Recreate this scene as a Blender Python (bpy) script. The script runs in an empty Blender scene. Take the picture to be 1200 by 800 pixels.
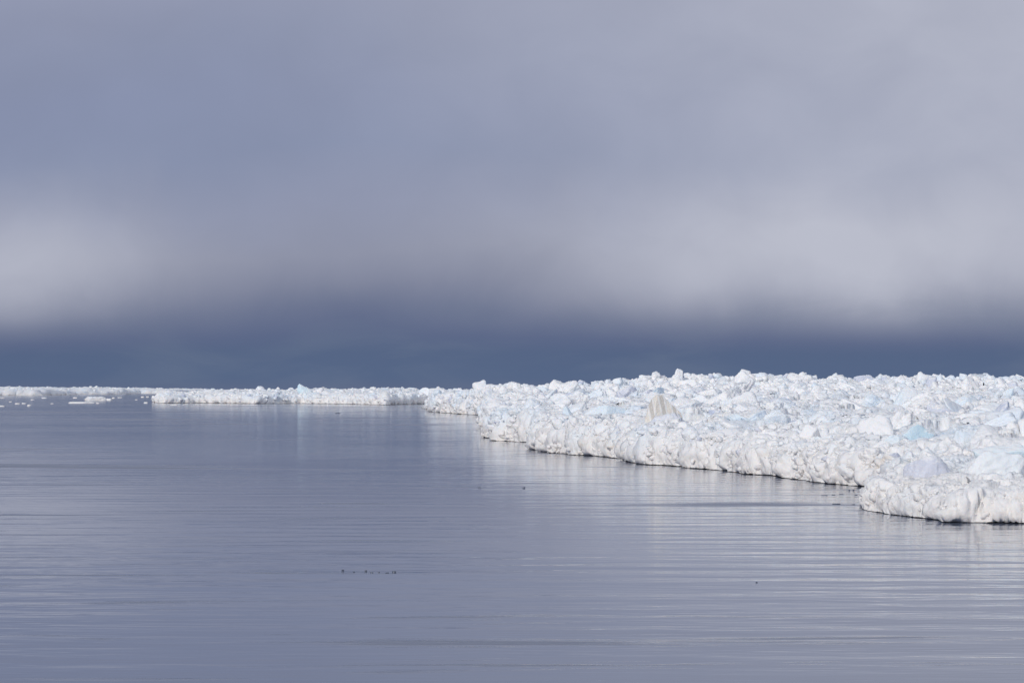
import bpy, bmesh, math, random
import numpy as np
from mathutils import Vector

rng = np.random.default_rng(7)
sc = bpy.context.scene
COL = sc.collection
CAM_H, F, HZ = 5.0, 3000.0, 456.0          # eye height (m), focal length (px at 1200 wide), horizon row

def W(px, py, z=0.0):
    """photo pixel of a point at height z -> ground position"""
    Y = (CAM_H - z) * F / (py - HZ)
    return ((px - 600.0) / F * Y, Y)

# ------------------------------------------------------------------ numpy noise
def _hash(ix, iy, iz, seed):
    h = (ix.astype(np.int64) * 374761393 + iy.astype(np.int64) * 668265263 + iz.astype(np.int64) * 2147483647 * 3 + seed * 974634777) & 0xFFFFFFFF
    h = ((h ^ (h >> 13)) * 1274126177) & 0xFFFFFFFF
    h = ((h ^ (h >> 16)) * 2246822519) & 0xFFFFFFFF
    return (h ^ (h >> 15)) & 0xFFFFFFFF

def vnoise(x, y, z, seed=0):
    """gradient noise, about -1..1"""
    x = np.asarray(x, float); y = np.asarray(y, float) + 0 * x; z = np.asarray(z, float) + 0 * x
    x0 = np.floor(x); y0 = np.floor(y); z0 = np.floor(z)
    fx, fy, fz = x - x0, y - y0, z - z0
    ux = fx * fx * fx * (fx * (fx * 6 - 15) + 10); uy = fy * fy * fy * (fy * (fy * 6 - 15) + 10); uz = fz * fz * fz * (fz * (fz * 6 - 15) + 10)
    out = 0.0
    for dx in (0, 1):
        wx = ux if dx else 1 - ux
        for dy in (0, 1):
            wy = uy if dy else 1 - uy
            for dz in (0, 1):
                wz = uz if dz else 1 - uz
                h = _hash(x0 + dx, y0 + dy, z0 + dz, seed)
                gx = (h & 1023) / 511.5 - 1; gy = ((h >> 10) & 1023) / 511.5 - 1; gz = ((h >> 20) & 1023) / 511.5 - 1
                out = out + wx * wy * wz * (gx * (fx - dx) + gy * (fy - dy) + gz * (fz - dz))
    return out * 1.5

def fbm(x, y, z, seed=0, oct=4, gain=0.5):
    a, s, f = 1.0, 0.0, 1.0
    for o in range(oct):
        s = s + a * vnoise(x * f, y * f, z * f, seed + o * 17); a *= gain; f *= 2.03
    return s

def billow(x, y, z, seed=0, oct=3, gain=0.5):
    a, s, f = 1.0, 0.0, 1.0
    for o in range(oct):
        s = s + a * (0.75 - np.sqrt(np.abs(vnoise(x * f, y * f, z * f, seed + o * 31)) + 1e-4) * 1.4); a *= gain; f *= 2.1
    return s

def slabs(x, y, seed, tilt=0.35):
    """broken plates: every cell a plane of its own height and tilt"""
    x0 = np.floor(x); y0 = np.floor(y)
    best = np.full(x.shape, 9e9); val = np.zeros(x.shape)
    for dx in (-1, 0, 1):
        for dy in (-1, 0, 1):
            cx, cy = x0 + dx, y0 + dy
            h = _hash(cx, cy, cx * 0, seed)
            h2 = _hash(cx, cy, cx * 0 + 1, seed)
            px = cx + (h & 1023) / 1023.0; py = cy + ((h >> 10) & 1023) / 1023.0
            d = (x - px) ** 2 + (y - py) ** 2
            v = ((h >> 20) & 1023) / 1023.0 - 0.5 + ((h2 & 1023) / 511.5 - 1) * tilt * (x - px) + (((h2 >> 10) & 1023) / 511.5 - 1) * tilt * (y - py)
            m = d < best
            best = np.where(m, d, best); val = np.where(m, v, val)
    return val

def facets(x, y, z, seed, tilt=0.9):
    """3-D broken-block pattern: each cell of crushed ice has its own offset and slant"""
    x0 = np.floor(x); y0 = np.floor(y); z0 = np.floor(z)
    best = np.full(x.shape, 9e9); val = np.zeros(x.shape)
    for dx in (-1, 0, 1):
        for dy in (-1, 0, 1):
            for dz in (-1, 0, 1):
                cx, cy, cz = x0 + dx, y0 + dy, z0 + dz
                h = _hash(cx, cy, cz, seed); h2 = _hash(cx, cy, cz, seed + 9)
                ux = x - cx - (h & 1023) / 1023.0; uy = y - cy - ((h >> 10) & 1023) / 1023.0; uz = z - cz - ((h >> 20) & 1023) / 1023.0
                d = ux * ux + uy * uy + uz * uz
                m = d < best
                v = (h2 & 255) / 255.0 - .5 + tilt * ((((h2 >> 8) & 255) / 127.5 - 1) * ux + (((h2 >> 16) & 255) / 127.5 - 1) * uy + (((h2 >> 24) & 255) / 127.5 - 1) * uz)
                best = np.where(m, d, best); val = np.where(m, v, val)
    return val

def sstep(a, b, x):
    t = np.clip((x - a) / (b - a), 0, 1)
    return t * t * (3 - 2 * t)

def sdf(poly, X, Y):
    """signed distance to a closed polygon, positive inside"""
    P = np.array(poly); Q = np.roll(P, -1, axis=0)
    d2 = np.full(X.shape, 1e18); inside = np.zeros(X.shape, bool)
    for (ax, ay), (bx, by) in zip(P, Q):
        ex, ey = bx - ax, by - ay
        t = np.clip(((X - ax) * ex + (Y - ay) * ey) / (ex * ex + ey * ey + 1e-12), 0, 1)
        d2 = np.minimum(d2, (X - ax - t * ex) ** 2 + (Y - ay - t * ey) ** 2)
        if ay != by:
            c = (ay > Y) != (by > Y)
            inside ^= c & (X < ex * (Y - ay) / ey + ax)
    d = np.sqrt(d2)
    return np.where(inside, d, -d)

# ------------------------------------------------------------------ mesh helpers
def mesh_from(name, V, Fc, mats, smooth=True, midx=None):
    V = np.ascontiguousarray(V, np.float32); Fc = np.ascontiguousarray(Fc, np.int32)
    k = Fc.shape[1]
    me = bpy.data.meshes.new(name)
    me.vertices.add(len(V)); me.vertices.foreach_set('co', V.ravel())
    me.loops.add(Fc.size); me.loops.foreach_set('vertex_index', Fc.ravel())
    me.polygons.add(len(Fc))
    me.polygons.foreach_set('loop_start', np.arange(0, Fc.size, k, dtype=np.int32))
    if midx is not None: me.polygons.foreach_set('material_index', np.ascontiguousarray(midx, np.int32))
    me.polygons.foreach_set('use_smooth', np.full(len(Fc), smooth))
    me.update(calc_edges=True)
    for m in (mats if isinstance(mats, (list, tuple)) else [mats]): me.materials.append(m)
    return me

def link(name, me, loc=(0, 0, 0), parent=None, **props):
    o = bpy.data.objects.new(name, me); COL.objects.link(o); o.location = loc
    if parent: o.parent = parent
    for k, v in props.items():
        if v: o[k] = v
    return o

_ico = {}
def ico(sub):
    if sub not in _ico:
        bm = bmesh.new(); bmesh.ops.create_icosphere(bm, subdivisions=sub, radius=1)
        bm.verts.ensure_lookup_table()
        _ico[sub] = (np.array([v.co[:] for v in bm.verts]), np.array([[v.index for v in f.verts] for f in bm.faces]))
        bm.free()
    return _ico[sub]

def rotm(rx, ry, rz):
    cx, sx, cy, sy, cz, sz = math.cos(rx), math.sin(rx), math.cos(ry), math.sin(ry), math.cos(rz), math.sin(rz)
    return np.array([[cz, -sz, 0], [sz, cz, 0], [0, 0, 1]]) @ np.array([[cy, 0, sy], [0, 1, 0], [-sy, 0, cy]]) @ np.array([[1, 0, 0], [0, cx, -sx], [0, sx, cx]])

def chunk(sub, r, hard=14, planes=11, rough=0.10, aspect=(1, 1, 1)):
    """unit-size broken ice block: a rounded random polyhedron with a crumbly skin"""
    D, Fc = ico(sub)
    N = r.normal(size=(planes, 3)); N /= np.linalg.norm(N, axis=1)[:, None]
    N = np.vstack([N, [[1, 0, 0], [-1, 0, 0], [0, 1, 0], [0, -1, 0], [0, 0, 1], [0, 0, -1]]])
    R = rotm(*r.uniform(-.5, .5, 3)); N[-6:] = N[-6:] @ R.T
    dist = np.concatenate([r.uniform(0.62, 1.0, planes), r.uniform(0.75, 1.0, 6)])
    q = np.maximum(D @ N.T, 0) / dist
    rad = (q ** hard).sum(1) ** (-1.0 / hard)
    P = D * rad[:, None]
    s = int(r.integers(1, 9999)); o = r.uniform(-50, 50, 3)
    fine = sub >= 4
    n = fbm(P[:, 0] * 1.6 + o[0], P[:, 1] * 1.6 + o[1], P[:, 2] * 1.6 + o[2], s, 4 if fine else 2, 0.55)
    b = billow(P[:, 0] * 3 + o[1], P[:, 1] * 3 + o[2], P[:, 2] * 3 + o[0], s + 5, 3 if fine else 1)
    P = P * (1 + rough * (n * 0.9 + b * 0.55))[:, None]
    return P * np.array(aspect), Fc

# ------------------------------------------------------------------ node helpers
def nodes_of(idb):
    idb.use_nodes = True
    nt = idb.node_tree; nt.nodes.clear()
    return nt
class NB:
    def __init__(s, nt): s.nt = nt
    def n(s, t, **kw):
        nd = s.nt.nodes.new(t)
        for k, v in kw.items(): setattr(nd, k, v)
        return nd
    def put(s, sock, v):
        if hasattr(v, 'default_value') or isinstance(v, bpy.types.NodeSocket): s.nt.links.new(v, sock)
        else: sock.default_value = v
    def m(s, op, a, b=None, c=None, clamp=False):
        nd = s.n('ShaderNodeMath', operation=op, use_clamp=clamp)
        for i, v in enumerate((a, b, c)):
            if v is not None: s.put(nd.inputs[i], v)
        return nd.outputs[0]
    def mix(s, f, a, b, blend='MIX'):
        nd = s.n('ShaderNodeMix', data_type='RGBA', blend_type=blend)
        s.put(nd.inputs[0], f)
        for i, v in ((6, a), (7, b)):
            s.put(nd.inputs[i], (*v, 1) if isinstance(v, tuple) and len(v) == 3 else v)
        return nd.outputs[2]
    def noise(s, vec, scale, detail=3, rough=0.5, dist=0.0):
        nd = s.n('ShaderNodeTexNoise'); s.put(nd.inputs['Vector'], vec)
        nd.inputs['Scale'].default_value = scale; nd.inputs['Detail'].default_value = detail
        nd.inputs['Roughness'].default_value = rough; nd.inputs['Distortion'].default_value = dist
        return nd.outputs[0]
    def map(s, vec, sc3, loc=(0, 0, 0), rot=(0, 0, 0)):
        nd = s.n('ShaderNodeMapping'); s.put(nd.inputs[0], vec)
        nd.inputs[1].default_value = loc; nd.inputs[2].default_value = rot; nd.inputs[3].default_value = sc3
        return nd.outputs[0]
    def rng(s, v, a, b, c=0.0, d=1.0, smooth=True):
        nd = s.n('ShaderNodeMapRange', interpolation_type='SMOOTHSTEP' if smooth else 'LINEAR', clamp=True)
        s.put(nd.inputs[0], v)
        for i, x in enumerate((a, b, c, d)): nd.inputs[1 + i].default_value = x
        return nd.outputs[0]

def lin(c): return tuple(((v / 255) / 12.92 if v / 255 <= 0.04045 else ((v / 255 + 0.055) / 1.055) ** 2.4) for v in c)

# ------------------------------------------------------------------ materials
SNOW = (0.87, 0.875, 0.885); SNOW_TINT = (0.74, 0.82, 0.90)
def ice_material(name, white, tint, tint_lo, tint_hi, dirt, dirt_lo, bump=0.38, sss=0.35, bands=False):
    mt = bpy.data.materials.new(name); nt = nodes_of(mt); b = NB(nt)
    geo = b.n('ShaderNodeNewGeometry'); pos = geo.outputs['Position']
    big = b.noise(pos, 0.16, 3, 0.55)
    col = b.mix(b.rng(big, tint_lo, tint_hi), white, tint)
    sm = b.noise(pos, 1.1, 4, 0.6)
    col = b.mix(b.rng(sm, 0.55, 0.75, 0, 0.35), col, tuple(x * 0.93 for x in tint))
    # sediment: beige patches and thin brown seams low on the ice, frozen in from below
    dz = b.n('ShaderNodeSeparateXYZ'); nt.links.new(pos, dz.inputs[0])
    low = b.rng(dz.outputs[2], 0.0, 2.6, 1.0, 0.0)
    dn = b.noise(b.map(pos, (0.5, 0.5, 0.9)), 1.0, 5, 0.62, 0.4)
    patch = b.m('MULTIPLY', b.rng(dn, dirt_lo, dirt_lo + 0.16), b.m('ADD', b.m('MULTIPLY', low, 0.8), 0.12))
    col = b.mix(patch, col, dirt)
    warm = b.m('MULTIPLY', low, 0.7)
    col = b.mix(warm, col, tuple(np.array(white) * np.array((1.0, 0.958, 0.915))))
    sp = b.noise(pos, 2.3, 6, 0.7, 0.8)
    speck = b.m('MULTIPLY', b.rng(sp, 0.70, 0.76), b.m('MULTIPLY', low, 0.5))
    col = b.mix(speck, col, (0.34, 0.27, 0.2))
    if tint != SNOW_TINT:                                  # snow lodged on the upper faces and in the pits of bare ice
        ns = b.n('ShaderNodeSeparateXYZ'); nt.links.new(geo.outputs['Normal'], ns.inputs[0])
        cap = b.m('ADD', ns.outputs[2], b.m('MULTIPLY', b.m('SUBTRACT', b.noise(pos, 1.7, 5, 0.65), 0.5), 1.6))
        col = b.mix(b.rng(cap, 0.5, 1.0, 0.0, 0.85), col, SNOW)
    if bands:                                              # steep layers of silt frozen into the slab
        wv_ = b.n('ShaderNodeTexWave', wave_type='BANDS'); wv_.inputs['Scale'].default_value = 0.42; wv_.inputs['Distortion'].default_value = 2.2; wv_.inputs['Detail'].default_value = 3
        nt.links.new(b.map(pos, (1, .3, .45), rot=(0, .35, 0)), wv_.inputs[0])
        col = b.mix(b.rng(wv_.outputs[1], .62, .9, 0, .85), col, (0.60, 0.57, 0.52))
        col = b.mix(b.rng(wv_.outputs[1], .45, .15, 0, .35), col, (0.74, 0.64, 0.48))
    bs = b.n('ShaderNodeBsdfPrincipled')
    nt.links.new(col, bs.inputs['Base Color'])
    bs.inputs['Roughness'].default_value = 0.62; bs.inputs['IOR'].default_value = 1.31
    bs.inputs['Specular IOR Level'].default_value = 0.3
    if sss:
        bs.inputs['Subsurface Weight'].default_value = sss
        bs.inputs['Subsurface Radius'].default_value = (0.34, 0.42, 0.5); bs.inputs['Subsurface Scale'].default_value = 0.35
    h1 = b.noise(pos, 3.0, 6, 0.62); h2 = b.noise(pos, 13.0, 3, 0.6)
    vo = b.n('ShaderNodeTexVoronoi'); vo.inputs['Scale'].default_value = 3.4; nt.links.new(b.mix(0.25, pos, b.n('ShaderNodeTexNoise').outputs[1]), vo.inputs['Vector'])
    h = b.m('ADD', b.m('SUBTRACT', h1, b.m('MULTIPLY', vo.outputs[0], 0.35)), b.m('MULTIPLY', h2, 0.25))
    bp = b.n('ShaderNodeBump'); bp.inputs['Strength'].default_value = bump; bp.inputs['Distance'].default_value = 0.25
    nt.links.new(h, bp.inputs['Height']); nt.links.new(bp.outputs[0], bs.inputs['Normal'])
    out = b.n('ShaderNodeOutputMaterial'); nt.links.new(bs.outputs[0], out.inputs[0])
    return mt

M_ICE = ice_material('pack_ice_snow', SNOW, (0.74, 0.82, 0.90), 0.45, 0.72, (0.67, 0.59, 0.49), 0.545)
M_BLUE = ice_material('blue_ice', (0.74, 0.82, 0.87), (0.60, 0.755, 0.84), 0.42, 0.62, (0.62, 0.66, 0.66), 0.64)
M_PALE = ice_material('pale_blue_ice', (0.82, 0.85, 0.88), (0.72, 0.81, 0.88), 0.42, 0.60, (0.68, 0.62, 0.54), 0.62)
M_LILAC = ice_material('shade_lilac_ice', (0.64, 0.67, 0.76), (0.55, 0.60, 0.72), 0.45, 0.62, (0.62, 0.60, 0.60), 0.66, 0.22)  # lilac shade on the corner boulder, put into the base colour
M_DIRTY = ice_material('sediment_ice', (0.86, 0.855, 0.84), (0.81, 0.79, 0.75), 0.42, 0.60, (0.50, 0.42, 0.32), 0.47, bands=True)

def plain(name, col, rough=0.6, spec=0.5, noise=0.0, nscale=5):
    mt = bpy.data.materials.new(name); nt = nodes_of(mt); b = NB(nt)
    bs = b.n('ShaderNodeBsdfPrincipled'); bs.inputs['Roughness'].default_value = rough; bs.inputs['Specular IOR Level'].default_value = spec
    geo = b.n('ShaderNodeNewGeometry')
    n = b.noise(geo.outputs['Position'], nscale, 4)
    nt.links.new(b.mix(b.rng(n, 0.35, 0.65), col, tuple(c * (1 - noise) for c in col)), bs.inputs['Base Color'])
    out = b.n('ShaderNodeOutputMaterial'); nt.links.new(bs.outputs[0], out.inputs[0])
    return mt
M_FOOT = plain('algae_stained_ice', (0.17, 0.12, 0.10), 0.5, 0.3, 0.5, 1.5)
M_WETICE = plain('wet_clear_ice', (0.10, 0.12, 0.17), 0.25, 0.5, 0.3, 8)
M_BIRD = plain('black_plumage', (0.012, 0.012, 0.014), 0.6, 0.3, 0.3, 20)

def water_material():
    mt = bpy.data.materials.new('calm_sea_water'); nt = nodes_of(mt); b = NB(nt)
    geo = b.n('ShaderNodeNewGeometry'); pos = geo.outputs['Position']
    # long low undulations with crests across the view, distorted so that no two run alike
    w1 = b.noise(b.map(pos, (0.11, 0.40, 1), rot=(0, 0, 0.10)), 1.0, 3, 0.55, 0.3)
    w2 = b.noise(b.map(pos, (0.36, 1.1, 1), rot=(0, 0, -0.07)), 1.0, 3, 0.55, 0.2)
    w3 = b.noise(b.map(pos, (1.2, 4.0, 1), rot=(0, 0, 0.05)), 1.0, 3, 0.55)
    sw = b.n('ShaderNodeTexWave', wave_type='BANDS', bands_direction='Y'); sw.inputs['Scale'].default_value = 0.115
    sw.inputs['Distortion'].default_value = 1.6; sw.inputs['Detail'].default_value = 2; sw.inputs['Detail Scale'].default_value = 0.6
    nt.links.new(b.map(pos, (0.5, 1, 1), rot=(0, 0, 0.03)), sw.inputs[0])
    calm = b.rng(b.noise(b.map(pos, (0.012, 0.02, 1), loc=(5.2, 1.3, 0)), 1.0, 3, 0.5), 0.40, 0.60, 0.30, 1.0)      # glassy pools between livelier stretches
    sx = b.n('ShaderNodeSeparateXYZ'); nt.links.new(pos, sx.inputs[0])
    calm = b.m('MAXIMUM', calm, b.rng(sx.outputs[0], -2.0, 9.0, 0.0, 1.0))                       # the swell bounces back from the ice and stirs the water beside it
    # cat's-paws: patches and thin lanes where a breath of wind roughens the surface
    sparse = b.rng(b.noise(b.map(pos, (0.03, 0.05, 1), loc=(8.1, 2.7, 0)), 1.0, 2, 0.5), 0.42, 0.56)
    lane = b.m('MULTIPLY', b.rng(b.noise(b.map(pos, (0.07, 0.62, 1), rot=(0, 0, 0.02)), 1.0, 5, 0.62, 0.5), 0.59, 0.68), sparse)
    patch = b.m('MAXIMUM', b.rng(b.noise(b.map(pos, (0.018, 0.050, 1), loc=(1.7, 3.3, 0), rot=(0, 0, 0.02)), 1.0, 5, 0.6, 0.5), 0.57, 0.66), lane)
    h = b.m('ADD', b.m('MULTIPLY', w1, 0.052), b.m('MULTIPLY', w2, 0.019))
    h = b.m('MULTIPLY', b.m('ADD', h, b.m('MULTIPLY', sw.outputs[1], 0.007)), calm)
    fine = b.m('MULTIPLY', w3, b.m('ADD', 0.0020, b.m('MULTIPLY', patch, 0.036)))
    h = b.m('ADD', h, fine)
    bp = b.n('ShaderNodeBump'); bp.inputs['Strength'].default_value = 1.0; bp.inputs['Distance'].default_value = 1.0
    nt.links.new(h, bp.inputs['Height'])
    bs = b.n('ShaderNodeBsdfPrincipled')
    bs.inputs['Base Color'].default_value = (0.155, 0.18, 0.25, 1)
    bs.inputs['IOR'].default_value = 1.34; bs.distribution = 'GGX'
    nt.links.new(b.m('ADD', 0.06, b.m('MULTIPLY', patch, 0.34)), bs.inputs['Roughness'])
    nt.links.new(bp.outputs[0], bs.inputs['Normal'])
    out = b.n('ShaderNodeOutputMaterial'); nt.links.new(bs.outputs[0], out.inputs[0])
    return mt

# ------------------------------------------------------------------ sea
R = 45000.0
wv = np.array([(-R, -2000, 0), (R, -2000, 0), (R, R, 0), (-R, R, 0)])
link('water', mesh_from('water', wv, np.array([[0, 1, 2, 3]]), water_material(), False), kind='structure')

# ------------------------------------------------------------------ pack ice outline (shore of the field) in ground metres
FRONT = [(1340, 606), (1150, 590), (1022, 571), (960, 565), (900, 557.5), (850, 552), (800, 547), (747, 543), (729, 537), (690, 534),
         (640, 530), (621, 525.5), (634, 519), (600, 517), (575, 516), (571, 511), (566, 503), (570, 491), (569, 486.5), (540, 485), (503, 482.3), (502, 478)]
MAIN = [W(*p) for p in FRONT] + [(-26, 800), (-34, 1500), (-40, 4200), (1100, 4200), (300, 900), (110, 300), (60, 110)]
FLOE = [W(*p) for p in [(1012, 596.5), (1040, 602), (1096, 608.5), (1102, 611), (1150, 612), (1200, 613), (1290, 616)]] + \
       [(30, 100), (29, 116), (23.5, 121), (18.6, 122), (16.8, 119), (15.3, 112)]
TONGUE = [W(*p) for p in [(181, 471.3), (190, 472.2), (240, 472.0), (300, 472.8), (350, 472.4), (410, 473.2), (450, 474.2), (500, 473.0), (540, 472)]] + \
         [(-20, 1100), (-80, 1150), (-146, 1090)]
BAND = [W(*p) for p in [(-60, 463.4), (0, 463.3), (50, 463.2), (90, 462.2), (140, 462.0), (165, 461.0), (205, 461.0), (243, 460.0)]] + \
       [(-520, 4400), (-1000, 4300), (-720, 2700)]

def edge_warp(X, Y, amp, wl, seed):
    return (X + amp * fbm(X / wl, Y / wl, 0 * X, seed, 3), Y + amp * 1.6 * fbm(X / wl, Y / wl, 0 * X + 7.7, seed + 3, 3))

def ridge(X, Y, yc, wid, seed):
    c = yc + 22 * vnoise(X / 70, 0 * X, 0 * X, seed)
    return np.exp(-((Y - c) / wid) ** 2)

def main_top(X, Y, d):
    hw = np.interp(Y, [100, 130, 160, 190, 250, 330, 500, 600, 1000], [1.3, 1.6, 1.9, 2.3, 2.8, 3.1, 3.6, 3.8, 4.0])
    hin = np.interp(Y, [100, 150, 200, 300, 500, 800, 4000], [2.2, 2.7, 2.8, 3.0, 3.4, 3.8, 4.4])
    h = hw + (hin - hw) * sstep(0.5, 9, d)
    u = X / np.maximum(Y, 1)                                   # the high ridge lies across the right part of the field and sinks to the west
    A = np.interp(X, [-25, 0, 12, 22, 32, 45, 60, 75, 100, 140], [1.6, 1.7, 1.5, 2.5, 3.4, 3.6, 3.2, 3.0, 3.0, 3.1])
    h = h + A * ridge(X, Y, 505, 26, 5) * sstep(0, 6, d)
    h = h + 0.5 * np.interp(X, [0, 20, 40, 70], [0.4, .8, 1, 1]) * ridge(X, Y, 330, 14, 9) * sstep(0, 8, d)
    big = sstep(110, 420, Y)
    s1 = 3.0
    h = h + (0.6 + 0.4 * big) * slabs(X / s1, Y / s1, 3, 0.9) * sstep(0.6, 4, d)
    h = h + 0.28 * slabs(X / 1.2, Y / 1.2, 4, 0.5) * sstep(0.3, 2, d)
    h = h + 0.35 * fbm(X / 6.0, Y / 6.0, 0 * X, 12, 3)
    return np.maximum(h, 0.55)

def floe_top(X, Y, d):
    h = 1.1 + 0.25 * sstep(0.5, 3.0, d) + 0.22 * slabs(X / 1.4, Y / 1.4, 21, 0.5) * sstep(0.3, 1.5, d) + 0.2 * fbm(X / 2.5, Y / 2.5, 0 * X, 22, 3)
    return np.maximum(h + 0.5 * sstep(107, 117, Y) * sstep(1, 4, d), 0.5)

def tongue_top(X, Y, d):
    base = np.interp(X, [-146, -133, -124, -110, -95, -60, -20], [2.6, 3.0, 3.4, 3.9, 3.7, 4.0, 4.3])
    h = base * (0.75 + 0.25 * sstep(1, 26, d)) + 1.4 * slabs(X / 4.0, Y / 5.0, 31, 0.5) * sstep(0, 6, d) + 0.7 * fbm(X / 9, Y / 9, 0 * X, 32, 3)
    return np.maximum(h, 1.0)

def band_top(X, Y, d):
    h = 3.6 + 1.8 * sstep(5, 160, d) + 2.0 * slabs(X / 9.0, Y / 14.0, 41, 0.5) + 2.2 * fbm(X / 34, Y / 60, 0 * X, 42, 3)
    return np.maximum(h, 1.5)

def ice_sheet(poly, top, xr, yr, dx, dy, warp, wall, lip, rough, clip=None):
    """height field whose rim is rolled over into an undercut, bulging scarp; returns ice verts/faces and the dark foot inside the undercut"""
    xs = np.arange(xr[0], xr[1] + dx * .5, dx); ys = np.arange(yr[0], yr[1] + dy * .5, dy)
    X, Y = np.meshgrid(xs, ys)
    Xw, Yw = edge_warp(X, Y, *warp)
    d = sdf(poly, Xw, Yw)
    gy, gx = np.gradient(d, dy, dx)
    g = np.sqrt(gx * gx + gy * gy) + 1e-6; ox, oy = -gx / g, -gy / g
    z = top(X, Y, d)
    t = np.clip(d / wall, 0, 1)
    lipz = np.maximum(lip * (1 + 1.0 * vnoise(X / (20 * lip), Y / (20 * lip), 0 * X, 77)), 0.02)
    Z = lipz + (z - lipz) * np.sin(t * math.pi / 2) ** 0.85
    off = np.where(d < wall, wall * (1 - np.cos(t * math.pi / 2)), d)
    sh = np.where(d < wall, np.clip(d, -dx * 2, None) - off, 0)
    PX, PY = X + ox * sh, Y + oy * sh
    # skin: displaced along the true surface normal, strongest on the scarp
    def grad(A): return np.gradient(A, axis=1), np.gradient(A, axis=0)
    ax, bx = grad(PX); ay, by = grad(PY); az, bz = grad(Z)
    nx, ny, nz = ay * bz - az * by, az * bx - ax * bz, ax * by - ay * bx
    l = np.sqrt(nx * nx + ny * ny + nz * nz) + 1e-9; nx, ny, nz = nx / l, ny / l, nz / l
    r = rough
    wx = 0.35 * fbm(PX / r, PY / r, Z / r, 55, 2); wy = 0.35 * fbm(PX / r, PY / r, Z / r, 56, 2)
    D = 0.30 * r * fbm(PX / (3.2 * r), PY / (3.2 * r), Z / (3.2 * r), 51, 3) + 0.17 * r * billow(PX / (0.7 * r), PY / (0.7 * r), Z / (0.85 * r), 52, 4, .6)
    D = D + 0.44 * r * facets(PX / (1.9 * r) + wx, PY / (1.9 * r) + wy, Z / (1.7 * r), 53) + 0.22 * r * facets(PX / (.62 * r) + wx, PY / (.62 * r) + wy, Z / (.55 * r), 54)
    D = D + 0.07 * r * facets(PX / (.26 * r) + wx, PY / (.26 * r), Z / (.24 * r), 57)
    D = D * (0.55 + 0.45 * (1 - t)) * sstep(-0.02, 0.25 * r, Z - lipz * 0.6)
    PX, PY, Z = PX + nx * D, PY + ny * D, np.maximum(Z + nz * D, 0.015)
    keep = d > -1.6 * max(dx, dy) if clip is None else (d > -1.6 * max(dx, dy)) & clip(X, Y)
    idx = np.arange(X.size).reshape(X.shape)
    def pack(PXa, PYa, Za, mask):
        q = mask[:-1, :-1] & mask[1:, :-1] & mask[1:, 1:] & mask[:-1, 1:]
        Fc = np.stack([idx[:-1, :-1][q], idx[:-1, 1:][q], idx[1:, 1:][q], idx[1:, :-1][q]], 1)
        used, inv = np.unique(Fc, return_inverse=True)
        V = np.stack([PXa.ravel()[used], PYa.ravel()[used], Za.ravel()[used]], 1)
        return V, inv.reshape(Fc.shape)
    ice = pack(PX, PY, Z, keep)
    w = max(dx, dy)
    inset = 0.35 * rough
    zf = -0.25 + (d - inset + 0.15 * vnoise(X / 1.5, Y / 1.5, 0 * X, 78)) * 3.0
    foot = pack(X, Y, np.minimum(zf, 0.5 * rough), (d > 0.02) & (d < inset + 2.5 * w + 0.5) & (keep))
    return ice, foot

def join(parts):
    Vs, Fs, n = [], [], 0
    for V, Fc in parts:
        Vs.append(V); Fs.append(Fc + n); n += len(V)
    return np.vstack(Vs), np.vstack(Fs)

def view(margin, near=0): return lambda X, Y: (np.abs(X) < 0.2 * Y + margin)

FW = (0.7, 5.0, 61)
tiles = [ice_sheet(MAIN, main_top, (-8, 60), (118, 262), 0.11, 0.2, FW, 1.5, 0.04, 1.0, view(14)),
         ice_sheet(MAIN, main_top, (-12, 96), (261.8, 420), 0.22, 0.42, FW, 1.8, 0.07, 1.1, view(14)),
         ice_sheet(MAIN, main_top, (-34, 150), (419, 640), 0.38, 0.7, FW, 2.2, 0.08, 1.5, view(18)),
         ice_sheet(MAIN, main_top, (-50, 300), (638, 1300), 1.4, 3.0, (1.5, 12, 61), 4.0, 0.1, 2.0, view(25)),
         ice_sheet(MAIN, main_top, (-60, 900), (1296, 4000), 7, 16, (3, 30, 61), 10.0, 0.4, 3.0, view(60))]
V, Fc = join([t[0] for t in tiles])
pack = link('pack_ice', mesh_from('pack_ice', V, Fc, M_ICE), kind='structure', label='white rubble field of pack ice spreading to the right above calm water')
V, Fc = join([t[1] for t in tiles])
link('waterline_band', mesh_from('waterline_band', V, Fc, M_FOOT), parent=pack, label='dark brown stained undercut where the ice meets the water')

def floe_thing(name, poly, top, xr, yr, dx, dy, warp, wall, lip, rough, label, clip=None, **kw):
    ice, foot = ice_sheet(poly, top, xr, yr, dx, dy, warp, wall, lip, rough, clip)
    c = np.array([ice[0][:, 0].mean(), ice[0][:, 1].mean(), 0])
    o = link(name, mesh_from(name, ice[0] - c, ice[1], M_ICE), tuple(c), label=label, category='ice floe', **kw)
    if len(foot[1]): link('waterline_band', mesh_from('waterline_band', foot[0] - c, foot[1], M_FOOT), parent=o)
    return o
floe_thing('ice_floe', FLOE, floe_top, (13, 31), (90, 124), 0.06, 0.1, (0.25, 2.2, 63), 0.75, 0.03, 0.6,
           'lumpy white floe at the lower right corner, nearest the water in front')
floe_thing('ice_floe', TONGUE, tongue_top, (-150, -10), (790, 1160), 0.45, 0.9, (2.0, 14, 65), 2.6, 0.1, 1.8,
           'long low tongue of white ice stretching across the middle distance to the big ice field')
floe_thing('ice_floe', BAND, band_top, (-1020, -330), (2000, 4420), 1.6, 5.0, (6, 40, 67), 6.0, 0.12, 3.0,
           'thin white strip of ice along the far horizon at the left edge', view(80))

# ------------------------------------------------------------------ ice blocks
def region_d(poly, warp, X, Y):
    Xw, Yw = edge_warp(X, Y, *warp)
    return sdf(poly, Xw, Yw)

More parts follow.
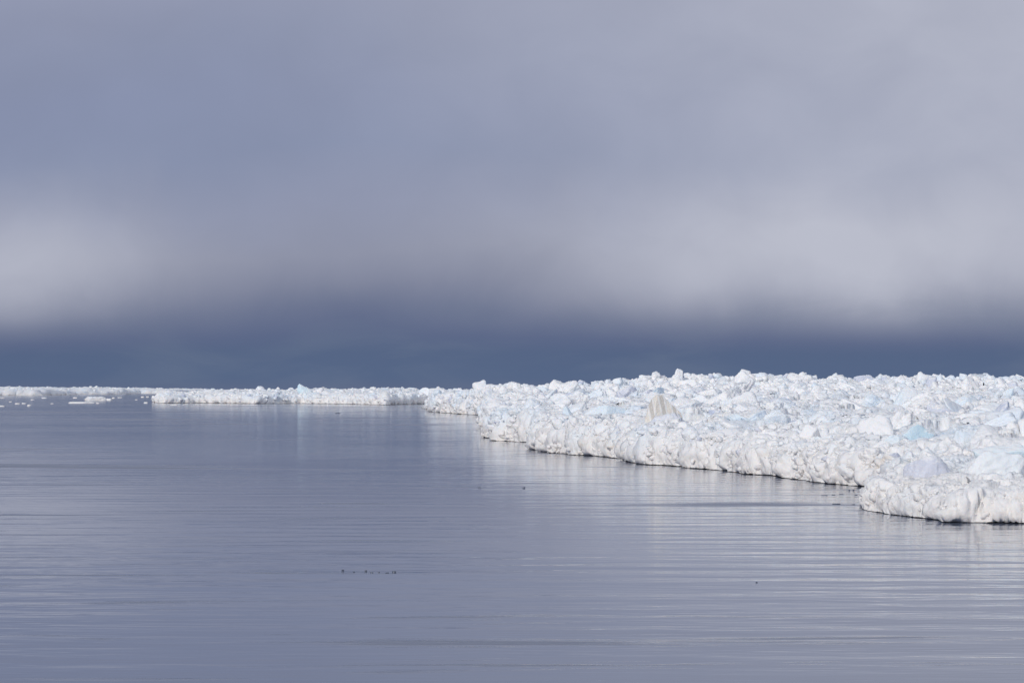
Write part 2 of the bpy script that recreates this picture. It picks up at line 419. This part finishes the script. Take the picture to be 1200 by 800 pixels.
STYLES = [dict(hard=8, planes=9, rough=0.19), dict(hard=13, planes=12, rough=0.13), dict(hard=5, planes=8, rough=0.24), dict(hard=17, planes=6, rough=0.11)]
LIB = {s: [chunk(s, np.random.default_rng(100 + i), **STYLES[i % 4]) for i in range(36)] for s in (2, 3, 4, 5)}

def transform(P, size, asp, rx, ry, rz):
    return (P * (size * np.array(asp))) @ rotm(rx, ry, rz).T

blocks = []          # every block: x, y, z, size, aspect, rotation, library index
def scatter(poly, warp, top, n, xr, yr, smin, smax, power, dens=None, clip=14, dmin=0.4, sink=0.25, tilt=.6, flat=(.45, 1.0)):
    X = rng.uniform(*xr, n); Y = rng.uniform(*yr, n)
    k = np.abs(X) < 0.2 * Y + clip
    X, Y = X[k], Y[k]
    d = region_d(poly, warp, X, Y)
    k = d > dmin
    if dens is not None: k &= rng.random(len(X)) < dens(X, Y, d)
    X, Y, d = X[k], Y[k], d[k]
    z = top(X, Y, d)
    u = rng.random(len(X))
    S = (smin ** -power + u * (smax ** -power - smin ** -power)) ** (-1 / power)
    for i in range(len(X)):
        s = S[i] * 0.5
        s = min(s, 0.75 * d[i] + 0.12)
        a = (rng.uniform(.75, 1.35), rng.uniform(.75, 1.35), rng.uniform(*flat))
        blocks.append((X[i], Y[i], z[i] + s * a[2] * rng.uniform(-.45, .4) - s * sink * .3, s, a, rng.uniform(-tilt, tilt), rng.uniform(-tilt, tilt), rng.uniform(0, 6.28), int(rng.integers(36))))

clump = lambda sc_, lo, hi, seed: (lambda X, Y, d: 0.04 + 0.96 * sstep(lo, hi, fbm(X / sc_, Y / sc_, 0 * X, seed, 3)))
scatter(MAIN, FW, main_top, 13000, (0, 60), (122, 262), 0.22, 1.9, 2.0, clump(6, -0.15, 0.5, 71))
scatter(MAIN, FW, main_top, 11000, (-8, 100), (255, 430), 0.4, 2.4, 2.0, clump(10, -0.2, 0.5, 72))
scatter(MAIN, FW, main_top, 10000, (-30, 150), (420, 620), 0.7, 2.8, 2.1, clump(12, -0.3, 0.4, 73))
scatter(MAIN, FW, main_top, 330, (2, 60), (128, 280), 1.6, 3.8, 1.5, tilt=.7, flat=(.3, .6), dmin=2.0)
scatter(MAIN, FW, main_top, 9000, (0, 30), (122, 262), 0.2, 1.5, 1.9, lambda X, Y, d: np.exp(-((d - 1.6) / 1.8) ** 2), dmin=.5)
scatter(MAIN, FW, main_top, 5000, (-8, 30), (262, 480), 0.4, 2.0, 1.9, lambda X, Y, d: np.exp(-((d - 2.0) / 2.5) ** 2), dmin=.6)
scatter(MAIN, FW, main_top, 420, (-6, 90), (270, 480), 2.0, 5.0, 1.5, tilt=.75, flat=(.3, .6), dmin=3.0)
scatter(MAIN, FW, main_top, 3200, (-30, 135), (478, 520), 0.9, 2.9, 2.0)
scatter(MAIN, FW, main_top, 260, (-25, 130), (482, 512), 1.4, 3.2, 1.6, tilt=.9, flat=(.9, 1.5))
scatter(MAIN, (1.5, 12, 61), main_top, 3000, (-40, 260), (620, 1300), 1.2, 4.0, 2.4)
scatter(FLOE, (0.25, 2.2, 63), floe_top, 800, (13, 30), (94, 122), 0.10, 0.7, 2.4, clump(2, -0.3, 0.3, 74), dmin=.15)
scatter(TONGUE, (2.0, 14, 65), tongue_top, 3600, (-150, -10), (820, 1150), 0.8, 3.4, 2.2, dmin=1.0)
scatter(BAND, (6, 40, 67), band_top, 1800, (-900, -330), (2080, 3900), 2.0, 6.5, 2.0, clip=30, dmin=3.0)

def scarp(poly, warp, top, n, xr, yr, smin, smax, wall):
    """crushed lumps frozen into the face of the scarp"""
    X = rng.uniform(*xr, n); Y = rng.uniform(*yr, n)
    d = region_d(poly, warp, X, Y)
    e = 0.05
    gx = (region_d(poly, warp, X + e, Y) - d) / e; gy = (region_d(poly, warp, X, Y + e) - d) / e
    g = np.sqrt(gx * gx + gy * gy) + 1e-6
    k = (d > 0.05) & (d < wall * .95) & (np.abs(X) < .2 * Y + 10)
    X, Y, d, gx, gy = X[k], Y[k], d[k], (gx / g)[k], (gy / g)[k]
    zt = top(X, Y, d); t = d / wall
    z = zt * np.sin(t * math.pi / 2) ** 0.85; off = wall * (1 - np.cos(t * math.pi / 2))
    for i in range(len(X)):
        u = rng.random(); s = 0.5 * (smin ** -2 + u * (smax ** -2 - smin ** -2)) ** -.5
        s = min(s, 0.8 * z[i])
        if s < smin * .35: continue
        blocks.append((X[i] + gx[i] * (off[i] - d[i] + s * .12), Y[i] + gy[i] * (off[i] - d[i] + s * .12), max(z[i], s * .75), s,
                       (rng.uniform(.8, 1.3), rng.uniform(.8, 1.3), rng.uniform(.6, 1.1)), rng.uniform(-.5, .5), rng.uniform(-.5, .5), rng.uniform(0, 6.28), int(rng.integers(36))))
scarp(MAIN, FW, main_top, 26000, (-6, 22), (126, 262), 0.22, 1.5, 1.5)
scarp(MAIN, FW, main_top, 16000, (-9, 4), (262, 500), 0.4, 2.2, 1.8)
scarp(MAIN, FW, main_top, 6000, (-30, -3), (495, 700), 0.8, 2.4, 2.2)
scarp(FLOE, (0.25, 2.2, 63), floe_top, 4200, (13, 22), (94, 120), 0.10, 0.7, 0.75)
scarp(TONGUE, (2.0, 14, 65), tongue_top, 9000, (-150, -15), (800, 1000), 0.9, 3.0, 2.6)

placed = []
def landmark(px, py, Y, w, h, dep, mat, label, name='ice_block', rz=0.0, rx=0.0, ry=0.0, seed=1, hard=18, planes=7, rough=0.07, sub=6, zlift=0.0, aspect_top=None, shape=None, group=None, cat='ice block'):
    """a block whose BASE CENTRE shows at (px, py) when it stands at distance Y; w, h, dep in metres"""
    X = (px - 600) / F * Y; z = CAM_H - (py - HZ) * Y / F + zlift
    P, Fc = chunk(sub, np.random.default_rng(seed), hard, planes, rough)
    P = P / np.abs(P).max(0)
    if shape: P = shape(P)
    P = P * np.array((w / 2, dep / 2, h / 2 * 1.25)) @ rotm(rx, ry, rz).T
    P[:, 2] += h / 2 * 0.75
    placed.append((X, Y, max(w, dep) * .5))
    return link(name, mesh_from(name, P, Fc, mat), (X, Y, z), label=label, category=cat, group=group)

def taper(top, lean=0.0, p=1.0):
    def f(P):
        t = np.clip((P[:, 2] + 1) / 2, 0, 1) ** p
        k = 1 - (1 - top) * t
        return np.stack([P[:, 0] * k + lean * t, P[:, 1] * k, P[:, 2]], 1)
    return f

landmark(777, 505, 186, 3.3, 2.5, 2.4, M_DIRTY, 'upright slab with beige sediment bands standing above the ice edge', zlift=.15, rz=.5, ry=.06, seed=11, hard=40, planes=7, rough=.035, shape=taper(.58, -.05))
landmark(668, 503, 218, 2.4, 2.0, 2.0, M_PALE, 'wedge of pale ice with a shadowed left face above the inlet', rz=-.5, seed=12, hard=24, planes=5, rough=.05, shape=taper(.3, -.35))
landmark(712, 503, 212, 4.4, 2.0, 3.0, M_PALE, 'broad pale bluish slab lying between the wedge and the sediment slab', rz=.2, ry=.05, seed=13, hard=20, planes=6, rough=.05)
landmark(1086, 574, 109, 2.5, 1.5, 2.0, M_LILAC, 'smooth rounded ice boulder on the corner floe, lilac shade put into its colour', zlift=.2, seed=14, hard=7, planes=8, rough=.06, rz=.4)
landmark(1162, 583, 106, 3.2, 1.75, 2.4, M_PALE, 'white block with bright blue seams resting on the corner floe', zlift=.2, seed=15, hard=12, planes=8, rough=.09, rz=.2)
landmark(1172, 552, 108.5, 2.6, 0.95, 1.4, M_BLUE, 'bright turquoise slab wedged behind the white block on the corner floe', zlift=.25, seed=16, hard=18, planes=6, rough=.06, rz=-.2)
landmark(1066, 541, 142, 3.6, 2.0, 2.4, M_BLUE, 'tilted blue grey slab leaning above the bay behind the corner floe', seed=17, hard=24, planes=6, rough=.05, rz=.5, ry=-.35)
landmark(1032, 532, 152, 1.5, 1.3, 1.3, M_DIRTY, 'cream coloured block propped against the left end of the tilted blue slab', seed=18, hard=16, rough=.09)
landmark(1064, 484, 250, 4.6, 2.6, 3.2, M_PALE, 'largest pale dome shaped block on the right of the middle ice field', seed=19, hard=9, planes=7, rough=.06, shape=taper(.55, .15))
landmark(902, 504, 206, 2.6, 1.6, 2.0, M_PALE, 'pale pyramid shaped block with a bluish right flank', seed=20, hard=24, planes=5, rough=.05, shape=taper(.25, -.1))
landmark(874, 527, 176, 2.3, 1.9, 1.9, M_ICE, 'square white block with a lilac shaded right face above the scarp', seed=21, hard=26, planes=5, rough=.06, rz=.75)
landmark(842, 516, 182, 1.9, 1.5, 1.6, M_LILAC, 'grey ice block left of the square white block', seed=22, hard=20, planes=6, rough=.06, rz=.4)
landmark(1170, 500, 205, 4.0, 2.0, 3.0, M_PALE, 'wide flat topped pale slab near the right edge of the ice field', seed=23, hard=16, planes=7, rough=.06)
landmark(795, 449, 500, 2.1, 3.0, 2.0, M_ICE, 'tall white tooth of ice standing highest on the ridge crest', zlift=.35, seed=24, hard=18, planes=6, rough=.08, shape=taper(.75, .1))
landmark(806, 462, 500, 2.0, 2.6, 2.0, M_BLUE, 'small sky blue block just below the white tooth on the crest', zlift=-.2, seed=25, hard=20, planes=6, rough=.06)
landmark(871, 449, 499, 5.6, 2.6, 4.0, M_ICE, 'broad pointed white hummock on the crest right of the tooth', zlift=-.1, seed=26, hard=10, planes=7, rough=.1, shape=taper(.3))
landmark(946, 449, 499, 3.0, 1.9, 2.8, M_ICE, 'rounded white boulder on the ridge crest above the middle field', zlift=-.2, seed=27, hard=7, planes=7, rough=.1)
landmark(1011, 448, 499, 4.8, 1.8, 3.0, M_LILAC, 'wide grey hummock on the ridge crest above the pale dome block', zlift=-.2, seed=28, hard=9, planes=7, rough=.1)
landmark(357, 462, 925, 8.4, 4.4, 5.0, M_BLUE, 'teal ice hummock rising from the long ice tongue in the distance', seed=29, hard=16, planes=6, rough=.07, shape=taper(.25, -.35))
landmark(499, 462, 880, 6.0, 3.2, 4.0, M_PALE, 'bluish hummock at the right end of the distant ice tongue', seed=30, hard=12, planes=6, rough=.08, shape=taper(.5))
landmark(628, 464, 480, 7.5, 2.0, 5.0, M_PALE, 'long flat grey slab capping the skyline above the inlet', seed=31, hard=26, planes=5, rough=.04)
landmark(612, 520, 246, 1.7, 0.9, 1.2, M_ICE, 'rounded white lump overhanging the dark hollow at the inlet', seed=32, hard=8, rough=.1)

# free floating pieces in the distance, each afloat on its own
def floater(px, py, wpx, hpx, label, seed, flat=False, mat=None, name='floating_ice', sub=4, group=None, dep=1.0, cat='floating ice'):
    X, Y = W(px, py); w = wpx / F * Y; h = hpx / F * Y
    P, Fc = chunk(sub, np.random.default_rng(seed), 12 if flat else 9, 8, .12)
    P = P / np.abs(P).max(0)
    if flat: P[:, 2] = np.minimum(P[:, 2], .45 + .12 * fbm(P[:, 0] * 3, P[:, 1] * 3, 0 * P[:, 0], seed, 2)) / .55
    P = P * np.array((w / 2, w / 2 * dep, h))
    P[:, 2] += h * 0.12
    return link(name, mesh_from(name, P, Fc, mat or M_ICE), (X, Y + w * dep * .4, 0), label=label, category=cat, group=group)

floater(110, 469.3, 29, 4.6, 'largest free floating floe below the far ice strip, flat topped', 201, True, sub=5, dep=.8, name='ice_floe', cat='ice floe')
floater(128, 469.0, 9, 2.4, 'low white lump trailing off the right end of the flat topped floe', 202)
floater(95, 472.2, 31, 1.5, 'very thin flat white sheet afloat in front of the flat topped floe', 203, True, dep=.5)
floater(114.5, 472.8, 4, 1.4, 'small white crumb right of the thin flat sheet', 204)
G1 = 'small ice bits afloat below the far ice strip'
L1 = 'tiny white ice bit drifting on open water below the far ice strip'
for i, (px, py, w, h) in enumerate([(2, 476, 8, 1.2), (3, 466.5, 5, 1), (12, 471, 3, 1), (20, 473.2, 6, 1.3), (28, 472.9, 4, 1.2), (34, 475.4, 4, 1.6), (38, 468.5, 4, .9), (52, 466.6, 6, 1.2), (61, 473, 3, .8),
                                    (88, 466.4, 4, 1.3), (133, 466.8, 4, 1.6), (140, 466, 5, .8), (167, 465.6, 4, 1.5), (173, 465.4, 3, 1.5), (171, 472.2, 5, 1.5), (160, 468.5, 3, .8), (178, 468, 3, .9)]):
    floater(px, py, w * 1.25, h * .85, L1, 220 + i, True, group=G1, sub=3, dep=.8)
floater(203, 474.6, 10, 1.0, 'thin white sliver of ice just below the left tip of the ice tongue', 251, True, dep=.5)
floater(216, 474.6, 6, 1.0, 'small white ice chip right of the thin sliver below the tongue', 252)
G2 = 'white lumps off the right end of the far ice strip'
for i, (px, py, w, h) in enumerate([(250, 460.6, 4, 4), (254, 460.2, 4, 3), (266, 460.4, 2.5, 3.2), (241, 460.8, 5, 5)]):
    floater(px, py, w, h, 'white ice lump at the ragged right end of the far strip', 260 + i, group=G2, sub=3)
# dark wet brash
G3 = 'dark ice chips in the bay beside the corner floe'
for i, (px, py, w, h) in enumerate([(995, 574.4, 2, 1), (1000, 574.2, 2.5, 1.1), (1011, 574.6, 5, 1.0), (1003, 580, 4, .8), (1013, 579.6, 4, .9), (977, 579.8, 5, .7), (966, 580.2, 8, .5), (986, 579, 6, .6), (1000, 591, 6, .6)]):
    floater(px, py, w, h, 'dark wet ice chip floating in the bay beside the corner floe', 280 + i, True, M_WETICE, 'ice_chip', 3, G3, .8)
floater(980, 590.5, 10, 0.9, 'flat dark ice plate afloat left of the corner floe tip', 295, True, M_WETICE, 'ice_plate', 4, None, .8)
G4 = 'dark ice chips in a line on open water'
for i, (px, py, w, h) in enumerate([(402, 668, 3.5, 1.3), (415, 669.5, 2, .8), (429, 668.8, 3, 1.5), (436, 670.5, 4, .8), (444, 670, 2.5, .8), (454, 670.8, 5, .8), (462, 669.8, 5, 1.3)]):
    floater(px, py, w, h, 'tiny dark ice chip in a short line on the open water', 300 + i, True, M_WETICE, 'ice_chip', 3, G4, .8)
floater(886, 682, 3, 1.1, 'lone dark speck of ice on the rippled water below the scarp', 310, True, M_WETICE, 'ice_chip', 3, None, .8)
floater(562, 571.2, 4, .7, 'tiny dark ice chip left of its partner below the headland', 311, True, M_WETICE, 'ice_chip', 3, None, .8)
floater(614, 571.6, 4, 1.2, 'dark ice chip afloat under the headland reflection', 312, True, M_WETICE, 'ice_chip', 3, None, .8)
floater(396, 484, 8, .6, 'faint dark ice sliver in front of the distant tongue', 313, True, M_WETICE, 'ice_chip', 3, None, .6)

# the one black bird on the crest
def bird(X, Y, z):
    D, Fc = ico(4)
    zz = D[:, 2]
    k = 1 - 0.25 * np.clip(zz, 0, 1) - 0.15 * np.clip(-zz, 0, 1)
    B = np.stack([D[:, 0] * .14 * k, D[:, 1] * .16 * k, zz * .24 + .25], 1)
    H = np.stack([D[:, 0] * .08, D[:, 1] * .095 - .02, D[:, 2] * .085 + .53], 1)
    Tl = np.stack([D[:, 0] * .07, D[:, 1] * .12 + .16, D[:, 2] * .03 + .10 - D[:, 1] * .05], 1)
    V, F2 = join([(B, Fc), (H, Fc), (Tl, Fc)])
    o = link('seabird', mesh_from('seabird', V, F2, M_BIRD), (X, Y, z), label='single black seabird standing on the ice crest near the right edge', category='bird')
    bk = np.array([(-.025, -.10, .54), (.025, -.10, .54), (0, -.10, .505), (0, -.20, .515), (0, -.10, .56)])
    link('beak', mesh_from('beak', bk, np.array([[0, 2, 3], [2, 1, 3], [1, 4, 3], [4, 0, 3]]), M_BIRD, False), parent=o)
bear = (1152.5 - 600) / F                                   # first spot on that bearing where the rising ridge is open to view
ys_ = np.arange(300, 515, 1.0)
tops_ = main_top(bear * ys_, ys_, np.full(ys_.shape, 60.0))
rows_ = HZ + (CAM_H - tops_ - .2) * F / ys_
open_ = rows_ <= np.minimum.accumulate(rows_) + 1e-6
cand = np.where(open_ & (rows_ < 455.5))[0]
PB = float(ys_[cand[0]]) if len(cand) else 505.0
perch = landmark(1152.5, HZ + (CAM_H - float(tops_[cand[0]]) - .1) * F / PB, PB, 2.2, 0.9, 1.6, M_ICE, 'flat white block under the black seabird on the crest', seed=33, hard=14, rough=.06)
print('perch', PB, perch.location[:])
pv = [v.co for v in perch.data.vertices if abs(v.co.x) < .25 and abs(v.co.y) < .25]
bird(perch.location.x, perch.location.y, perch.location.z + max(c.z for c in pv) - .02)
blocks = [q for q in blocks if not (PB - 90 < q[1] < PB + .5 and abs(q[0] / q[1] - bear) < (q[3] * 1.4 + .35) / q[1] and (CAM_H - q[2] - q[3]) / q[1] * F + HZ < 458)]

# ------------------------------------------------------------------ sort blocks: the largest in the picture become objects of their own
def ang(bk): return bk[3] * max(bk[4][0], bk[4][1]) / bk[1]
def in_frame(bk): return abs(bk[0]) < 0.197 * bk[1]
def near_landmark(bk): return any((bk[0] - x) ** 2 + ((bk[1] - y) * .5) ** 2 < (r * .8) ** 2 for x, y, r in placed)
blocks = [b_ for b_ in blocks if not (b_[1] < 600 and near_landmark(b_))]
order = sorted(range(len(blocks)), key=lambda i: -ang(blocks[i]) if in_frame(blocks[i]) else 0)
chosen = set(order[:230])
tints = [M_ICE] * 7 + [M_PALE] + [M_LILAC]
groups = [(126, 'small blocks on the corner floe', 'rough white ice lump lying on top of the corner floe'),
          (215, 'blocks heaped behind the ice edge', 'rough white ice block in the rubble heaped behind the water edge'),
          (420, 'blocks strewn over the middle ice field', 'snowy white ice block strewn over the middle of the ice field'),
          (640, 'blocks piled on the ridge crest', 'jagged white ice block piled on the ridge along the skyline'),
          (1400, 'blocks on the distant ice tongue', 'white ice block on the long ice tongue in the distance'),
          (9999, 'blocks on the far strip', 'white ice block on the thin far strip of ice')]
rest = []
for i, bk in enumerate(blocks):
    x, y, z, s, a, rx, ry, rz, li = bk
    if i in chosen:
        P, Fc = LIB[5][li]
        P = transform(P, s, a, rx, ry, rz)
        zb = P[:, 2].min(); P = P - np.array((0, 0, zb))
        for lim, gname, lab in groups:
            if y < lim: break
        link('ice_block', mesh_from('ice_block', P, Fc, tints[li % 9]), (x, y, z + zb), label=lab, category='ice block', group=gname)
    else:
        px = s / y * 2560
        P, Fc = LIB[2 if px < 2.2 else 3 if px < 7 else 4][li]
        rest.append((transform(P, s, a, rx, ry, rz) + np.array((x, y, z)), Fc))
V, Fc = join(rest)
mi = np.repeat(rng.choice(3, len(rest), p=[.91, .06, .03]), [len(r_[1]) for r_ in rest])
link('ice_rubble', mesh_from('ice_rubble', V, Fc, [M_ICE, M_PALE, M_LILAC], midx=mi), kind='stuff', label='countless small broken ice lumps covering the white ice field', category='ice rubble')
print('blocks', len(blocks), 'rubble verts', len(V))

# ------------------------------------------------------------------ sky
SUN_EL, SUN_AZ = math.radians(20), math.radians(208)       # azimuth clockwise from +Y: behind the camera, to its left
world = bpy.data.worlds.new('World'); sc.world = world
nt = nodes_of(world); b = NB(nt)
tc = b.n('ShaderNodeTexCoord'); dirv = tc.outputs['Generated']
sep = b.n('ShaderNodeSeparateXYZ'); nt.links.new(dirv, sep.inputs[0])
x, y, z = sep.outputs
hor = b.m('SQRT', b.m('ADD', b.m('MULTIPLY', x, x), b.m('MULTIPLY', y, y)))
v = b.m('DIVIDE', z, b.m('MAXIMUM', hor, 0.02))             # tangent of the elevation
u = b.m('ARCTAN2', x, y)                                    # azimuth from north
comb = b.n('ShaderNodeCombineXYZ'); nt.links.new(u, comb.inputs[0]); nt.links.new(v, comb.inputs[1])
uv = comb.outputs[0]
n_big = b.noise(b.map(uv, (8, 13, 1), (3.1, 0.7, 0)), 1.0, 3, 0.45, 0.3)
n_mid = b.noise(b.map(uv, (20, 28, 1), (1.3, 5.1, 0)), 1.0, 5, 0.5, 0.4)
n_veil = b.noise(b.map(uv, (19, 12, 1), (2.2, 1.7, 0), (0, 0, .25)), 1.0, 5, 0.5, 0.4)          # ragged showers hanging from the cloud base
warp = b.m('ADD', b.m('MULTIPLY', b.m('SUBTRACT', n_big, .5), 0.026), b.m('MULTIPLY', b.m('SUBTRACT', n_veil, .5), 0.023))
warp = b.m('MULTIPLY', warp, b.rng(v, 0.004, 0.05))
vw0 = b.m('ADD', v, warp)
def side(px, w):                                            # the cloud base hangs lower over these bearings
    d_ = b.m('DIVIDE', b.m('SUBTRACT', u, math.atan((px - 600) / F)), w / F)
    return b.m('EXPONENT', b.m('MULTIPLY', b.m('MULTIPLY', d_, d_), -1.0))
drop = b.m('ADD', b.m('MULTIPLY', side(-20, 210), 0.0115), b.m('MULTIPLY', side(1060, 380), 0.0085))
vw = b.m('ADD', vw0, b.m('MULTIPLY', drop, b.rng(v, 0.006, 0.03)))
ramp = b.n('ShaderNodeValToRGB')
stops = [(0, (92, 105, 134)), (15, (86, 103, 134)), (45, (86, 102, 133)), (66, (93, 105, 136)), (96, (107, 116, 143)), (126, (124, 130, 153)), (166, (138, 143, 164)), (220, (139, 146, 171)),
         (285, (133, 143, 171)), (356, (135, 144, 172)), (420, (138, 146, 172)), (456, (141, 148, 173)), (650, (166, 171, 193)), (1100, (190, 193, 206))]
el = ramp.color_ramp.elements
SC = 1200.0
while len(el) < len(stops): el.new(0.5)
for e, (p, c) in zip(el, stops): e.position = p / SC; e.color = (*lin(c), 1)
nt.links.new(b.m('MULTIPLY', vw, F / SC), ramp.inputs[0])
def lobe(px, py, rx, ry):
    cu, cv = math.atan((px - 600) / F), (HZ - py) / F
    du = b.m('DIVIDE', b.m('SUBTRACT', u, cu), rx / F); dv = b.m('DIVIDE', b.m('SUBTRACT', vw, cv), ry / F)
    return b.m('EXPONENT', b.m('MULTIPLY', b.m('ADD', b.m('MULTIPLY', du, du), b.m('MULTIPLY', dv, dv)), -1.0))
glow = b.m('ADD', b.m('MULTIPLY', lobe(20, 285, 180, 80), 0.85), b.m('MULTIPLY', lobe(960, 280, 310, 72), 0.85))
glow = b.m('ADD', glow, b.m('MULTIPLY', b.m('ADD', lobe(1230, 130, 520, 260), lobe(1300, -250, 620, 300)), 0.72))
glow = b.m('ADD', glow, b.m('MULTIPLY', lobe(620, 20, 260, 160), 0.12))
glow = b.m('MULTIPLY', glow, b.m('ADD', 0.72, b.m('MULTIPLY', n_mid, 0.5)))
glow = b.m('MULTIPLY', glow, b.rng(vw, 0.016, 0.05))
cloud = b.mix(b.m('MULTIPLY', glow, 0.85, clamp=True), ramp.outputs[0], lin((186, 189, 203)))
mott = b.m('ADD', 0.945, b.m('MULTIPLY', n_mid, 0.11))
mc = b.n('ShaderNodeCombineXYZ')
for i in range(3): nt.links.new(mott, mc.inputs[i])
cloud = b.mix(b.rng(v, 0.02, 0.06), cloud, b.mix(1.0, cloud, mc.outputs[0], 'MULTIPLY'))
n_str = b.noise(b.map(uv, (16, 55, 1), (0.4, 2.9, 0)), 1.0, 4, 0.5, 0.5)
streak = b.m('MULTIPLY', b.rng(n_str, 0.42, 0.72), b.m('SUBTRACT', 1.0, b.rng(v, 0.02, 0.05)))
cloud = b.mix(b.m('MULTIPLY', streak, 0.30), cloud, lin((112, 124, 146)))
over = b.mix(b.rng(v, 0.30, 1.3), cloud, (0.48, 0.53, 0.63))           # thin bright overcast higher up
OVER = over
scaled = b.mix(1.0, over, (10.0, 10.0, 10.0), 'MULTIPLY')
sky = b.n('ShaderNodeTexSky', sky_type='NISHITA', sun_disc=False)
sky.sun_elevation = SUN_EL; sky.sun_rotation = SUN_AZ
final = b.mix(b.rng(v, 0.25, 1.0, 1.0, 0.85), sky.outputs[0], scaled)   # cloud deck, thinning a little overhead
bg = b.n('ShaderNodeBackground'); bg.inputs[1].default_value = 0.1
nt.links.new(final, bg.inputs[0])
out = b.n('ShaderNodeOutputWorld'); nt.links.new(bg.outputs[0], out.inputs[0])

sl = bpy.data.lights.new('sun', 'SUN'); sl.energy = 1.95; sl.angle = math.radians(12); sl.color = (1.0, 0.95, 0.885)
so = bpy.data.objects.new('sun', sl); COL.objects.link(so)
sd = Vector((math.sin(SUN_AZ) * math.cos(SUN_EL), math.cos(SUN_AZ) * math.cos(SUN_EL), math.sin(SUN_EL)))
so.rotation_euler = (-sd).to_track_quat('-Z', 'Y').to_euler()

# ------------------------------------------------------------------ camera and render settings
cd = bpy.data.cameras.new('camera'); cd.sensor_width = 36; cd.lens = F / 1200 * 36; cd.clip_start = 0.5; cd.clip_end = 90000
co = bpy.data.objects.new('camera', cd); COL.objects.link(co); co.location = (0, 0, CAM_H)
co.rotation_euler = (math.pi / 2 + math.atan((HZ - 400) / F), 0, 0)
sc.camera = co
sc.view_settings.view_transform = 'Standard'; sc.view_settings.look = 'None'; sc.view_settings.exposure = 0.0; sc.view_settings.gamma = 1.0
sc.render.engine = 'CYCLES'
cy = sc.cycles
cy.max_bounces = 8; cy.diffuse_bounces = 4; cy.glossy_bounces = 4; cy.use_denoising = True
cy.caustics_reflective = False; cy.caustics_refractive = False
